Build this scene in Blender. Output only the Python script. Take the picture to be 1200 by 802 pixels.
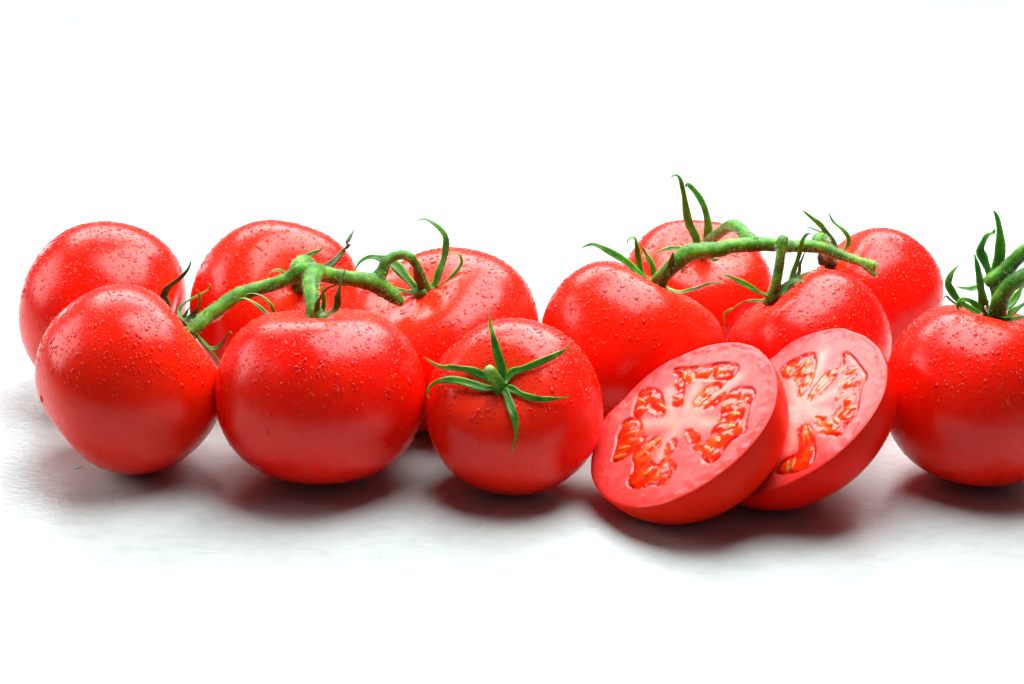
import bpy, math, random
import numpy as np
from mathutils import Vector, noise as mnoise

# ------------------------------------------------------------------ scene, camera, light
for o in list(bpy.data.objects): bpy.data.objects.remove(o)
SC = bpy.context.scene
COL = SC.collection
rng = np.random.RandomState(11)
random.seed(11)
CM = 0.01                                   # everything below is written in centimetres

PITCH = math.radians(21); DIST = 92.0; FPX = 2790.0; Z0 = 3.2
FWD = np.array([0, math.cos(PITCH), -math.sin(PITCH)])
UP = np.array([0, math.sin(PITCH), math.cos(PITCH)])
RT = np.array([1., 0, 0])
CAM = np.array([0, 0, Z0]) - FWD * DIST

cam = bpy.data.cameras.new('camera'); co = bpy.data.objects.new('camera', cam); COL.objects.link(co)
cam.sensor_width = 36; cam.lens = 36 * FPX / 1200.0
cam.clip_start = 0.05; cam.clip_end = 50
co.location = CAM * CM; co.rotation_euler = (math.pi / 2 - PITCH, 0, 0)
cam.dof.use_dof = True; cam.dof.focus_distance = 0.88; cam.dof.aperture_fstop = 22
SC.camera = co

W = bpy.data.worlds.new('World'); SC.world = W; W.use_nodes = True
bg = W.node_tree.nodes['Background']; bg.inputs[0].default_value = (.86, .90, 1.0, 1); bg.inputs[1].default_value = 0.07

def area(name, loc, target, sx, sy, radiance, color=(1, 1, 1)):
    l = bpy.data.lights.new(name, 'AREA'); l.shape = 'RECTANGLE'
    l.size = sx * CM; l.size_y = sy * CM; l.color = color
    l.energy = radiance * math.pi * sx * sy * CM * CM
    o = bpy.data.objects.new(name, l); COL.objects.link(o)
    o.location = Vector(loc) * CM
    o.rotation_euler = (Vector(target) - Vector(loc)).to_track_quat('-Z', 'Y').to_euler()
    return o
area('softbox_overhead', (11, 7, 52), (5, 1, 0), 41, 53, 11.4)
area('softbox_rear', (0, 95, 80), (0, 62, 0), 150, 60, 9.0)
area('fill_left', (-75, 12, 34), (-14, 0, 2), 50, 44, 5.2)  # fill lamp added to lighten the shadows and fruit sides at the left
area('strip_left', (-37, 38, 5.5), (-16, -2, 5), 5, 8, 6.0)

vs = SC.view_settings
SC.display_settings.display_device = 'sRGB'
vs.view_transform = 'Standard'; vs.look = 'None'; vs.exposure = 0.0; vs.gamma = 1.0; vs.use_curve_mapping = False
SC.render.engine = 'CYCLES'
cy = SC.cycles
cy.use_denoising = True
cy.max_bounces = 10; cy.diffuse_bounces = 4; cy.glossy_bounces = 4; cy.transmission_bounces = 8
cy.sample_clamp_indirect = 4.0; cy.blur_glossy = 0.5

# ------------------------------------------------------------------ helpers
def mesh_obj(name, V, Fc, mat, parent=None, origin=None, smooth=True, kind=None):
    """one mesh object; V in cm world coordinates"""
    if parent is not None: origin = np.array(parent['_o'])
    elif origin is None: origin = np.zeros(3)
    me = bpy.data.meshes.new(name)
    me.from_pydata(((np.asarray(V) - origin) * CM).tolist(), [], Fc)
    if smooth: me.polygons.foreach_set('use_smooth', [True] * len(me.polygons))
    me.materials.append(mat); me.update()
    o = bpy.data.objects.new(name, me); COL.objects.link(o)
    o['_o'] = [float(x) for x in origin]
    if parent is not None:
        o.parent = parent
    else:
        o.location = Vector(origin) * CM
    if kind: o['kind'] = kind
    return o

def thing(name, origin, label, cat, group=None):
    o = bpy.data.objects.new(name, None); COL.objects.link(o)
    o.location = Vector(origin) * CM; o['_o'] = [float(x) for x in origin]
    o.empty_display_size = 0.01
    o['label'] = label; o['category'] = cat
    if group: o['group'] = group
    return o

def nrm(a): return a / (np.linalg.norm(a) + 1e-12)
def sm(x, a, b):
    t = np.clip((x - a) / (b - a), 0, 1); return t * t * (3 - 2 * t)
def ray(px, py): return nrm(FWD + RT * ((px - 600) / FPX) - UP * ((py - 401) / FPX))
def aty(px, py, Y):
    r = ray(px, py); return CAM + r * ((Y - CAM[1]) / r[1])
def atz(px, py, z):
    r = ray(px, py); return CAM + r * ((z - CAM[2]) / r[2])
def frame(a):
    a = nrm(np.asarray(a, float)); t = np.array([0, 0, 1.]) if abs(a[2]) < .9 else np.array([0, 1., 0])
    x = nrm(np.cross(t, a)); y = np.cross(a, x)
    return np.stack([x, y, a], 1)
def catmull(P, n):
    P = np.asarray(P, float); m = len(P)
    if m == 2: return np.array([P[0] + (P[1] - P[0]) * t for t in np.linspace(0, 1, n)])
    A = np.vstack([2 * P[0] - P[1], P, 2 * P[-1] - P[-2]])
    out = []
    for t in np.linspace(0, m - 1 - 1e-9, n):
        i = int(t); f = t - i; p0, p1, p2, p3 = A[i:i + 4]
        out.append(.5 * (2 * p1 + (p2 - p0) * f + (2 * p0 - 5 * p1 + 4 * p2 - p3) * f * f + (3 * p1 - p0 - 3 * p2 + p3) * f ** 3))
    return np.array(out)
def grid_faces(nu, nv, wrap=True):
    F = []
    for i in range(nu - 1):
        for j in range(nv if wrap else nv - 1):
            k = (j + 1) % nv
            F.append((i * nv + j, i * nv + k, (i + 1) * nv + k, (i + 1) * nv + j))
    return F

# ------------------------------------------------------------------ materials
def mat_new(name):
    m = bpy.data.materials.new(name); m.use_nodes = True
    nt = m.node_tree; b = nt.nodes['Principled BSDF']
    return m, nt, b
def N(nt, t, **kw):
    n = nt.nodes.new(t)
    for k, v in kw.items():
        if k in n.inputs: n.inputs[k].default_value = v
        else: setattr(n, k, v)
    return n
def ramp(nt, src, stops):
    r = nt.nodes.new('ShaderNodeValToRGB'); e = r.color_ramp.elements
    while len(e) < len(stops): e.new(.5)
    for i, (p, c) in enumerate(stops): e[i].position = p; e[i].color = (*c, 1)
    nt.links.new(src, r.inputs[0]); return r
def mixc(nt, fac, a, b, mode='MIX'):
    m = nt.nodes.new('ShaderNodeMix'); m.data_type = 'RGBA'; m.blend_type = mode
    for sock, val in ((m.inputs[0], fac), (m.inputs[6], a), (m.inputs[7], b)):
        if isinstance(val, (int, float)): sock.default_value = val
        elif isinstance(val, tuple): sock.default_value = (*val, 1)
        else: nt.links.new(val, sock)
    return m.outputs[2]
def math_n(nt, op, a, b=None):
    m = nt.nodes.new('ShaderNodeMath'); m.operation = op
    for i, v in enumerate((a, b)):
        if v is None: continue
        if isinstance(v, (int, float)): m.inputs[i].default_value = v
        else: nt.links.new(v, m.inputs[i])
    return m.outputs[0]
def bump(nt, b, h, strength, dist):
    n = nt.nodes.new('ShaderNodeBump'); n.inputs['Strength'].default_value = strength; n.inputs['Distance'].default_value = dist
    nt.links.new(h, n.inputs['Height']); nt.links.new(n.outputs[0], b.inputs['Normal'])

def skin_mat(name='tomato_skin', spec=.5, rough=(.20, .32), sss=(.5, .007)):
    m, nt, b = mat_new(name); L = nt.links
    tc = N(nt, 'ShaderNodeTexCoord'); at = N(nt, 'ShaderNodeAttribute', attribute_name='stem_dist')
    oi = N(nt, 'ShaderNodeObjectInfo')
    off = N(nt, 'ShaderNodeVectorMath', operation='ADD'); L.new(tc.outputs['Object'], off.inputs[0]); L.new(oi.outputs['Location'], off.inputs[1])
    big = N(nt, 'ShaderNodeTexNoise', Scale=38.0, Detail=3.0); L.new(off.outputs[0], big.inputs['Vector'])
    c0 = ramp(nt, big.outputs[0], [(.3, (.80, .002, .0005)), (.55, (.90, .004, .0005)), (.75, (.92, .012, .0005))])
    rnd = N(nt, 'ShaderNodeMapRange'); rnd.inputs[3].default_value = 0.0; rnd.inputs[4].default_value = .5; L.new(oi.outputs['Random'], rnd.inputs[0])
    c0o = mixc(nt, rnd.outputs[0], c0.outputs[0], (.88, .022, .0008))           # some fruit a little more orange than others
    # paler, orange shoulder close round the stalk
    sh = ramp(nt, at.outputs['Fac'], [(.0, (1, 1, 1)), (.10, (.75, .75, .75)), (.26, (0, 0, 0))])
    c1 = mixc(nt, math_n(nt, 'MULTIPLY', sh.outputs[0], .22), c0o, (.72, .13, .03))
    # dots painted into the skin for the yellow glints of wet droplets
    vo = N(nt, 'ShaderNodeTexVoronoi', Scale=620.0); L.new(off.outputs[0], vo.inputs['Vector'])
    vn = N(nt, 'ShaderNodeTexNoise', Scale=55.0, Detail=2.0); L.new(off.outputs[0], vn.inputs['Vector'])
    dot = ramp(nt, vo.outputs['Distance'], [(.10, (1, 1, 1)), (.26, (0, 0, 0))])
    msk = ramp(nt, vn.outputs[0], [(.50, (0, 0, 0)), (.68, (1, 1, 1))])
    f = math_n(nt, 'MULTIPLY', math_n(nt, 'MULTIPLY', dot.outputs[0], msk.outputs[0]), .25)
    c2 = mixc(nt, f, c1, (.80, .22, .03))
    L.new(c2, b.inputs['Base Color'])
    rn = N(nt, 'ShaderNodeTexNoise', Scale=120.0, Detail=4.0); L.new(off.outputs[0], rn.inputs['Vector'])
    rr = N(nt, 'ShaderNodeMapRange'); rr.inputs[1].default_value = .3; rr.inputs[2].default_value = .7; rr.inputs[3].default_value = rough[0]; rr.inputs[4].default_value = rough[1]
    L.new(rn.outputs[0], rr.inputs[0]); L.new(rr.outputs[0], b.inputs['Roughness'])
    b.inputs['IOR'].default_value = 1.36
    b.inputs['Specular IOR Level'].default_value = spec
    b.inputs['Subsurface Weight'].default_value = sss[0]
    b.inputs['Subsurface Radius'].default_value = (1.0, .12, .04); b.inputs['Subsurface Scale'].default_value = sss[1]
    f1 = N(nt, 'ShaderNodeTexNoise', Scale=900.0, Detail=3.0); L.new(off.outputs[0], f1.inputs['Vector'])
    f2 = N(nt, 'ShaderNodeTexNoise', Scale=90.0, Detail=2.0); L.new(off.outputs[0], f2.inputs['Vector'])
    h = math_n(nt, 'ADD', math_n(nt, 'MULTIPLY', f1.outputs[0], .25), math_n(nt, 'MULTIPLY', f2.outputs[0], 1.0))
    bump(nt, b, h, .35, .0006)
    return m

def green_mat(name, dark, mid, light, rough=.45, sss=.15, streak=True):
    m, nt, b = mat_new(name); L = nt.links
    tc = N(nt, 'ShaderNodeTexCoord')
    n1 = N(nt, 'ShaderNodeTexNoise', Scale=160.0, Detail=5.0); L.new(tc.outputs['Object'], n1.inputs['Vector'])
    c = ramp(nt, n1.outputs[0], [(.32, dark), (.52, mid), (.72, light)])
    sp = N(nt, 'ShaderNodeTexNoise', Scale=520.0, Detail=3.0); L.new(tc.outputs['Object'], sp.inputs['Vector'])
    big = N(nt, 'ShaderNodeTexNoise', Scale=45.0, Detail=2.0); L.new(tc.outputs['Object'], big.inputs['Vector'])
    k = math_n(nt, 'MULTIPLY', ramp(nt, sp.outputs[0], [(.60, (0, 0, 0)), (.70, (1, 1, 1))]).outputs[0], ramp(nt, big.outputs[0], [(.45, (0, 0, 0)), (.62, (1, 1, 1))]).outputs[0])
    L.new(mixc(nt, math_n(nt, 'MULTIPLY', k, .6), c.outputs[0], (.16, .10, .025)), b.inputs['Base Color'])
    b.inputs['Roughness'].default_value = rough; b.inputs['Specular IOR Level'].default_value = .32
    b.inputs['Subsurface Weight'].default_value = sss
    b.inputs['Subsurface Radius'].default_value = (.3, 1, .1); b.inputs['Subsurface Scale'].default_value = .0012
    n2 = N(nt, 'ShaderNodeTexNoise', Scale=900.0, Detail=4.0); L.new(tc.outputs['Object'], n2.inputs['Vector'])
    h = math_n(nt, 'ADD', n1.outputs[0], math_n(nt, 'MULTIPLY', n2.outputs[0], .5))
    bump(nt, b, h, .5, .0006)
    return m

def pigment_mat(name, rough, sss, scale, spec=.5, b_scale=700., b_str=.25, b_dist=.0003):
    m, nt, b = mat_new(name); L = nt.links
    at = N(nt, 'ShaderNodeAttribute', attribute_name='pigment'); ga = N(nt, 'ShaderNodeAttribute', attribute_name='gel')
    tc = N(nt, 'ShaderNodeTexCoord')
    n = N(nt, 'ShaderNodeTexNoise', Scale=b_scale, Detail=4.0); L.new(tc.outputs['Object'], n.inputs['Vector'])
    v = ramp(nt, n.outputs[0], [(.3, (.93, .88, .88)), (.7, (1.0, 1.0, 1.0))])
    L.new(mixc(nt, 1.0, at.outputs['Color'], v.outputs[0], 'MULTIPLY'), b.inputs['Base Color'])
    rr = N(nt, 'ShaderNodeMapRange'); rr.inputs[3].default_value = rough; rr.inputs[4].default_value = .12
    L.new(ga.outputs['Fac'], rr.inputs[0]); L.new(rr.outputs[0], b.inputs['Roughness'])
    b.inputs['Specular IOR Level'].default_value = spec
    b.inputs['Subsurface Weight'].default_value = sss
    b.inputs['Subsurface Radius'].default_value = (1, .3, .18); b.inputs['Subsurface Scale'].default_value = scale
    bump(nt, b, n.outputs[0], b_str, b_dist)
    return m

def simple_mat(name, col, rough, sss=0, scale=.002, rad=(1, .3, .1), trans=0, ior=1.45):
    m, nt, b = mat_new(name); L = nt.links
    tc = N(nt, 'ShaderNodeTexCoord'); n = N(nt, 'ShaderNodeTexNoise', Scale=400.0, Detail=3.0); L.new(tc.outputs['Object'], n.inputs['Vector'])
    v = ramp(nt, n.outputs[0], [(.3, tuple(x * .75 for x in col)), (.7, col)])
    L.new(v.outputs[0], b.inputs['Base Color'])
    b.inputs['Roughness'].default_value = rough; b.inputs['Subsurface Weight'].default_value = sss
    b.inputs['Subsurface Scale'].default_value = scale; b.inputs['Subsurface Radius'].default_value = rad
    b.inputs['Transmission Weight'].default_value = trans; b.inputs['IOR'].default_value = ior
    return m

M_SKIN = skin_mat()
M_SKIN_CUT = skin_mat('cut_tomato_skin', .14, (.30, .42), (.8, .018))
M_STEM = green_mat('stem_green', (.020, .11, .003), (.050, .23, .005), (.17, .44, .020), .5)
M_SEPAL = green_mat('sepal_green', (.018, .10, .006), (.045, .19, .011), (.10, .30, .026), .42, .2)
M_DARK = green_mat('sepal_dark', (.016, .058, .009), (.042, .095, .014), (.095, .13, .026), .55, .05)  # darker, browner green for some of the sepals
M_TIP = green_mat('stem_cut', (.08, .20, .03), (.17, .31, .06), (.30, .43, .13), .5)
M_HAIR = simple_mat('stem_hair', (.55, .68, .42), .5)
M_FLESH = pigment_mat('tomato_flesh', .30, .5, .003, .30, 420., .04, .0003)
M_SEED = simple_mat('tomato_seed', (.84, .16, .02), .2, .85, .004)
def bead_mat():
    # thin beads lying on red skin: their opaque body is painted the red seen through clear water, their face mirrors the room
    m, nt, b = mat_new('water_bead_on_skin'); L = nt.links
    tc = N(nt, 'ShaderNodeTexCoord'); n = N(nt, 'ShaderNodeTexNoise', Scale=240.0, Detail=2.0); L.new(tc.outputs['Object'], n.inputs['Vector'])
    c = ramp(nt, n.outputs[0], [(.40, (.84, .005, .001)), (.60, (.90, .012, .002)), (.76, (.94, .055, .005))])
    L.new(c.outputs[0], b.inputs['Base Color']); b.inputs['Roughness'].default_value = .03
    # in place of clear water: the body is shaded like the skin it lies on, only its surface mirrors with the bead's own curve
    sn = N(nt, 'ShaderNodeAttribute', attribute_name='skin_normal'); 
    ge = N(nt, 'ShaderNodeNewGeometry'); s1 = N(nt, 'ShaderNodeVectorMath', operation='SCALE'); s1.inputs['Scale'].default_value = 1.6
    L.new(sn.outputs['Vector'], s1.inputs[0])
    ad = N(nt, 'ShaderNodeVectorMath', operation='ADD'); L.new(s1.outputs[0], ad.inputs[0]); L.new(ge.outputs['Normal'], ad.inputs[1])
    no = N(nt, 'ShaderNodeVectorMath', operation='NORMALIZE'); L.new(ad.outputs[0], no.inputs[0]); L.new(no.outputs[0], b.inputs['Normal'])
    b.inputs['Specular IOR Level'].default_value = 0.0
    b.inputs['Coat Weight'].default_value = 1.0; b.inputs['Coat Roughness'].default_value = .04; b.inputs['Coat IOR'].default_value = 1.33
    return m
M_BEAD = bead_mat()
M_WATER, _nt, _b = mat_new('water')
_b.inputs['Base Color'].default_value = (1, 1, 1, 1); _b.inputs['Roughness'].default_value = .02
_b.inputs['Transmission Weight'].default_value = 1.0; _b.inputs['IOR'].default_value = 1.333

def table_mat():
    m, nt, b = mat_new('wet_white_surface'); L = nt.links
    tc = N(nt, 'ShaderNodeTexCoord')
    mp = N(nt, 'ShaderNodeMapping'); mp.inputs['Scale'].default_value = (.55, 1.0, 1); mp.inputs['Rotation'].default_value = (0, 0, .35)
    L.new(tc.outputs['Object'], mp.inputs['Vector'])
    n = N(nt, 'ShaderNodeTexNoise', Scale=420.0, Detail=4.0, Roughness=.6); L.new(mp.outputs[0], n.inputs['Vector'])
    n2 = N(nt, 'ShaderNodeTexNoise', Scale=16.0, Detail=3.0); L.new(tc.outputs['Object'], n2.inputs['Vector'])
    c = ramp(nt, n2.outputs[0], [(.35, (.50, .58, .57)), (.65, (.525, .60, .59))])
    n3 = N(nt, 'ShaderNodeTexNoise', Scale=190.0, Detail=5.0, Roughness=.65); L.new(mp.outputs[0], n3.inputs['Vector'])
    gr = ramp(nt, n3.outputs[0], [(.34, (.88, .885, .885)), (.50, (.97, .97, .97)), (.66, (1.0, 1.0, 1.0))])
    L.new(mixc(nt, 1.0, c.outputs[0], gr.outputs[0], 'MULTIPLY'), b.inputs['Base Color'])
    r = ramp(nt, n2.outputs[0], [(.35, (.26,) * 3), (.65, (.34,) * 3)]); L.new(r.outputs[0], b.inputs['Roughness'])
    b.inputs['Specular IOR Level'].default_value = .4
    bump(nt, b, n.outputs[0], .45, .0005)
    return m
M_TABLE = table_mat()

FIT = {
 'T1': ((-16.069, 2.511, 3.527), 3.544, (0.974, -0.167, -0.155), dict(n=5, amp=0.012, ph=1.332, b2=0.0104, p2=1.2403, b3=0.0092, p3=2.9305, asp=0.93, dip=0.16, dw=0.47, dip2=0.05)),
 'T2': ((-14.012, -4.706, 3.518), 3.487, (0.785, 0.313, 0.535), dict(n=5, amp=0.014, ph=3.6705, b2=0.0092, p2=3.1105, b3=0.003, p3=1.1263, asp=0.9351, dip=0.16, dw=0.47, dip2=0.05)),
 'T3': ((-9.291, 3.035, 3.482), 3.498, (0.422, -0.695, 0.582), dict(n=5, amp=0.017, ph=0.4844, b2=0.0089, p2=2.6479, b3=0.0016, p3=5.2796, asp=0.9, dip=0.18, dw=0.47, dip2=0.05)),
 'T4': ((-6.965, -5.585, 3.365), 3.868, (-0.011, 0.235, 0.972), dict(n=6, amp=0.016, ph=1.6445, b2=0.005, p2=1.7765, b3=0.0063, p3=3.479, asp=0.8561, dip=0.15, dw=0.36, dip2=0.05)),
 'T5': ((-2.81, 0.08, 3.33), 3.936, (-0.371, -0.274, 0.887), dict(n=5, amp=0.015, ph=3.5996, b2=0.0032, p2=1.7081, b3=0.0025, p3=1.9654, asp=0.77, dip=0.2, dw=0.47, dip2=0.05)),
 'T6': ((0.088, -6.406, 3.123), 3.207, (-0.216, -0.712, 0.669), dict(n=6, amp=0.008, ph=0.865, b2=0.002, p2=5.7836, b3=0.0096, p3=1.1305, asp=0.8967, dip=0.14, dw=0.36, dip2=0.05)),
 'T7': ((4.587, -0.2, 3.303), 3.56, (0.457, 0.223, 0.861), dict(n=5, amp=0.025, ph=0.1458, b2=0.0025, p2=4.1991, b3=0.0078, p3=0.1376, asp=0.87, dip=0.22, dw=0.47, dip2=0.05)),
 'T8': ((7.594, 6.593, 2.895), 3.195, (0.055, -0.363, 0.93), dict(n=5, amp=0.025, ph=3.466, b2=0.0, p2=3.0928, b3=0.0064, p3=5.9137, asp=0.87, dip=0.22, dw=0.47, dip2=0.05)),
 'T9': ((11.35, -0.423, 3.113), 3.274, (-0.595, 0.185, 0.782), dict(n=5, amp=0.022, ph=1.5546, b2=0.0096, p2=5.2229, b3=0.0092, p3=0.0133, asp=0.88, dip=0.2, dw=0.47, dip2=0.05)),
 'T10': ((14.664, 5.526, 2.95), 2.982, (-0.763, 0.076, 0.641), dict(n=5, amp=0.015, ph=2.8169, b2=0.0118, p2=2.3937, b3=0.0081, p3=3.2787, asp=0.9, dip=0.18, dw=0.47, dip2=0.05)),
 'T11': ((17.035, -5.657, 3.366), 3.488, (0.163, 0.163, 0.973), dict(n=6, amp=0.015, ph=4.6251, b2=0.0058, p2=0.1747, b3=0.0009, p3=0.6687, asp=0.9605, dip=0.14, dw=0.36, dip2=0.05)),
}

# ------------------------------------------------------------------ the setting
def make_table():
    # one white sheet: flat where the tomatoes lie, swept up far behind them
    prof = [(-26.2, -4), (-26.2, -.2), (-26, 0), (-19, 0), (-15, 0), (0, 0), (30, 0), (60, 0), (90, 0), (150, 0)]
    for k in range(1, 13):
        a = k / 12 * math.pi / 2; prof.append((150 + 60 * math.sin(a), 60 - 60 * math.cos(a)))
    prof += [(210, 120), (210, 180)]
    V = []; xs = np.linspace(-110, 110, 9)
    for y, z in prof:
        for x in xs: V.append((x, y, z))
    o = mesh_obj('tabletop', V, grid_faces(len(prof), len(xs), False), M_TABLE)
    o['kind'] = 'structure'; o['label'] = 'wet white tabletop running seamlessly into a white background'
make_table()

# ------------------------------------------------------------------ tomatoes
def tomato_pts(u, v, q):
    s, c = np.sin(u), np.cos(u)
    w = .3 + .7 * sm(c, -.6, .75)
    n, amp, ph = q['n'], q['amp'], q['ph']
    lob = amp * w * (np.cos(n * (v - ph)) + .35 * np.cos((n - 2) * (v - ph * 1.7) + 1)) + q['b2'] * np.cos(2 * v + q['p2']) + q['b3'] * np.cos(3 * v + q['p3'])
    r = np.abs(s) ** .9 * (1 + lob * np.clip(s * 1.6, 0, 1))
    z = q['asp'] * np.sign(c) * np.abs(c) ** .94
    z = z - q['dip'] * np.exp(-(s / q['dw']) ** 2) * (c > 0) * (1 + lob * 2.5) + q['dip2'] * np.exp(-(s / .22) ** 2) * (c < 0)
    z = z + .05 * c * (c > 0) * lob * 6 * s
    return np.stack([r * np.cos(v), r * np.sin(v), z], -1)

def drops_mesh(P, Nn, rad, stretch):
    """shallow water domes at points P with normals Nn"""
    V = []; F = []; nv = 7
    for p, n, r, st in zip(P, Nn, rad, stretch):
        t = np.cross(n, [0, 0, 1.]); t = nrm(t) if np.linalg.norm(t) > 1e-3 else np.array([1., 0, 0])
        b = np.cross(n, t)                      # b runs downhill / uphill
        base = len(V); ph = random.random() * 6
        w1, w2 = random.uniform(-.18, .18), random.uniform(-.14, .14)
        hgt = r * random.uniform(.28, .48)
        for k, (rr, hh) in enumerate(((1.0, -.12), (.93, .34), (.62, .80))):
            for j in range(nv):
                a = j / nv * 2 * math.pi
                q = r * rr * (1 + w1 * math.cos(2 * a + ph) + w2 * math.cos(3 * a + ph * 2))
                V.append(p + t * q * math.cos(a) + b * q * math.sin(a) * st + n * hgt * hh)
        V.append(p + n * hgt)
        F += [tuple(base + i for i in f) for f in grid_faces(3, nv)]
        F += [(base + 2 * nv + j, base + 2 * nv + (j + 1) % nv, base + 3 * nv) for j in range(nv)]
    return V, F

def bead_normals(o, Nn):
    a = o.data.attributes.new('skin_normal', 'FLOAT_VECTOR', 'POINT')
    a.data.foreach_set('vector', np.repeat(np.asarray(Nn, np.float32), 22, axis=0).ravel())

NU, NV = 72, 120
TOM = {}
def add_stem_dist(o, U):
    a = o.data.attributes.new('stem_dist', 'FLOAT', 'POINT'); a.data.foreach_set('value', np.asarray(U, np.float32).ravel())

def make_tomato(key, label, ndrops):
    C, R, A, q = FIT[key]; C = np.array(C); A = nrm(np.array(A)); M = frame(A)
    root = thing('tomato', (C[0], C[1], 0), label, 'tomato', 'whole red tomatoes on the white table')
    u, v = np.meshgrid(np.linspace(0, math.pi, NU), np.linspace(0, 2 * math.pi, NV, endpoint=False), indexing='ij')
    V = tomato_pts(u, v, q) @ M.T * R + C
    V = V.reshape(-1, 3)
    # merge the two poles into single vertices
    top = V[:NV].mean(0); bot = V[-NV:].mean(0); mid = V[NV:-NV]
    n = len(mid); Fc = [f[::-1] for f in grid_faces(NU - 2, NV)]
    Fc += [(j, (j + 1) % NV, n) for j in range(NV)]
    lo = (NU - 3) * NV
    Fc += [(lo + (j + 1) % NV, lo + j, n + 1) for j in range(NV)]
    V2 = np.vstack([mid, top, bot])
    sk = mesh_obj('skin', V2, Fc, M_SKIN, root)
    add_stem_dist(sk, np.concatenate([(u / math.pi).reshape(-1)[NV:-NV], [0, 1]]))
    # water beads: dense on the upper half, thinning out below
    Ps, Ns, Rs, St = [], [], [], []
    e = 1e-3
    ndrops = int(ndrops * 2.3); m = ndrops * 5
    uu = np.arccos(1 - 2 * rng.rand(m)); vv = rng.rand(m) * 2 * math.pi
    uu = np.clip(uu, .12, 3.0)
    f = lambda a, b: tomato_pts(a, b, q) @ M.T * R + C
    P = f(uu, vv); du = f(uu + e, vv) - P; dv = f(uu, vv + e) - P
    nn = np.cross(du, dv); nn /= np.linalg.norm(nn, axis=1)[:, None]
    flip = ((P - C) * nn).sum(1) < 0; nn[flip] *= -1
    dens = .012 + .988 * sm(nn[:, 2], .0, .7)
    ok = (rng.rand(m) < dens)
    idx = np.nonzero(ok)[0][:ndrops]
    rad = np.exp(rng.normal(math.log(.0235), .55, len(idx))); rad = np.clip(rad, .012, .09)
    st = 1 + rng.rand(len(idx)) * .35 * (rad > .03)
    Vd, Fd = drops_mesh(P[idx], nn[idx], rad, st)
    bead_normals(mesh_obj('water_droplets', Vd, Fd, M_BEAD, root, kind='stuff'), nn[idx])
    TOM[key] = dict(C=C, R=R, A=A, M=M, q=q, root=root, base=C + A * R * (q['asp'] - q['dip']))
    return root

def surf_hit(key, px, py, lift):
    """first point where the sight line meets the tomato, lifted off its skin"""
    T = TOM[key]; r = ray(px, py)
    def inside(P):
        l = (P - T['C']) @ T['M'] / T['R']; d = np.linalg.norm(l)
        lo, hi = 0., math.pi
        ang = math.atan2(np.hypot(l[0], l[1]), l[2]); v = math.atan2(l[1], l[0])
        us = np.linspace(0, math.pi, 90); pp = tomato_pts(us, np.full(90, v), T['q'])
        an = np.arctan2(np.hypot(pp[:, 0], pp[:, 1]), pp[:, 2]); rr = np.linalg.norm(pp, axis=1)
        return d < np.interp(ang, an, rr)
    t0 = (T['C'] - CAM) @ r - T['R'] * 1.3; best = None
    for t in np.linspace(t0, t0 + T['R'] * 1.6, 160):
        if inside(CAM + r * t): best = t; break
    if best is None: best = (T['C'] - CAM) @ r
    P = CAM + r * best
    return P + nrm(P - T['C']) * lift

def resolve(key, pts):
    out = []
    for p in pts:
        if p[2] is None: out.append(surf_hit(key, p[0], p[1], p[3] if len(p) > 3 else .1))
        else: out.append(aty(*p[:3]))
    return out

def blade(name, P, wpx, mat, parent, C, twist=0., n=22, tip=.12, peak=.28):
    """a leafy sepal: folded, tapering blade with a thickness, along the path P"""
    P = catmull(P, n); w0 = wpx * .5 * DIST / FPX
    T = np.gradient(P, axis=0); T /= np.linalg.norm(T, axis=1)[:, None]
    V = []; seed = random.random() * 50
    for i in range(n):
        t = i / (n - 1)
        w = w0 * (np.interp(t, [0, peak * .5, peak, .6, .85, 1], [.72, .92, 1, .72, .36, tip]))
        w *= 1 + .14 * math.sin(seed + 9 * t) + .08 * math.sin(seed * 2 + 23 * t)
        out = nrm(P[i] - C); h = nrm(out * .7 - FWD * .55)
        S = np.cross(T[i], h)
        S = nrm(S) if np.linalg.norm(S) > .05 else nrm(np.cross(T[i], UP))
        Nn = np.cross(S, T[i]); Nn = Nn if Nn @ h > 0 else -Nn
        a = twist * (.3 + t) + .15 * math.sin(seed + 5 * t)
        S, Nn = S * math.cos(a) + Nn * math.sin(a), Nn * math.cos(a) - S * math.sin(a)
        th = .035 * (1 - .6 * t); fold = .38
        prof = [(-1, 0), (-.55, -.30), (0, -.62), (.55, -.30), (1, 0), (.55, -.30), (0, -.62), (-.55, -.30)]
        for k, (a1, b1) in enumerate(prof):
            low = k >= 5
            bz = b1 * fold * w - (th + (.045 * (1 - t) if (k == 6) else 0) if low else 0)
            wob = .16 * w * math.sin(17 * t + seed + a1 * 3) * abs(a1)
            V.append(P[i] + S * a1 * w + Nn * (bz + wob + .30 * w))
    F = grid_faces(n, 8)
    F.append(tuple(range(8))); F.append(tuple((n - 1) * 8 + k for k in range(7, -1, -1)))
    return mesh_obj(name, V, F, mat, parent)

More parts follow.
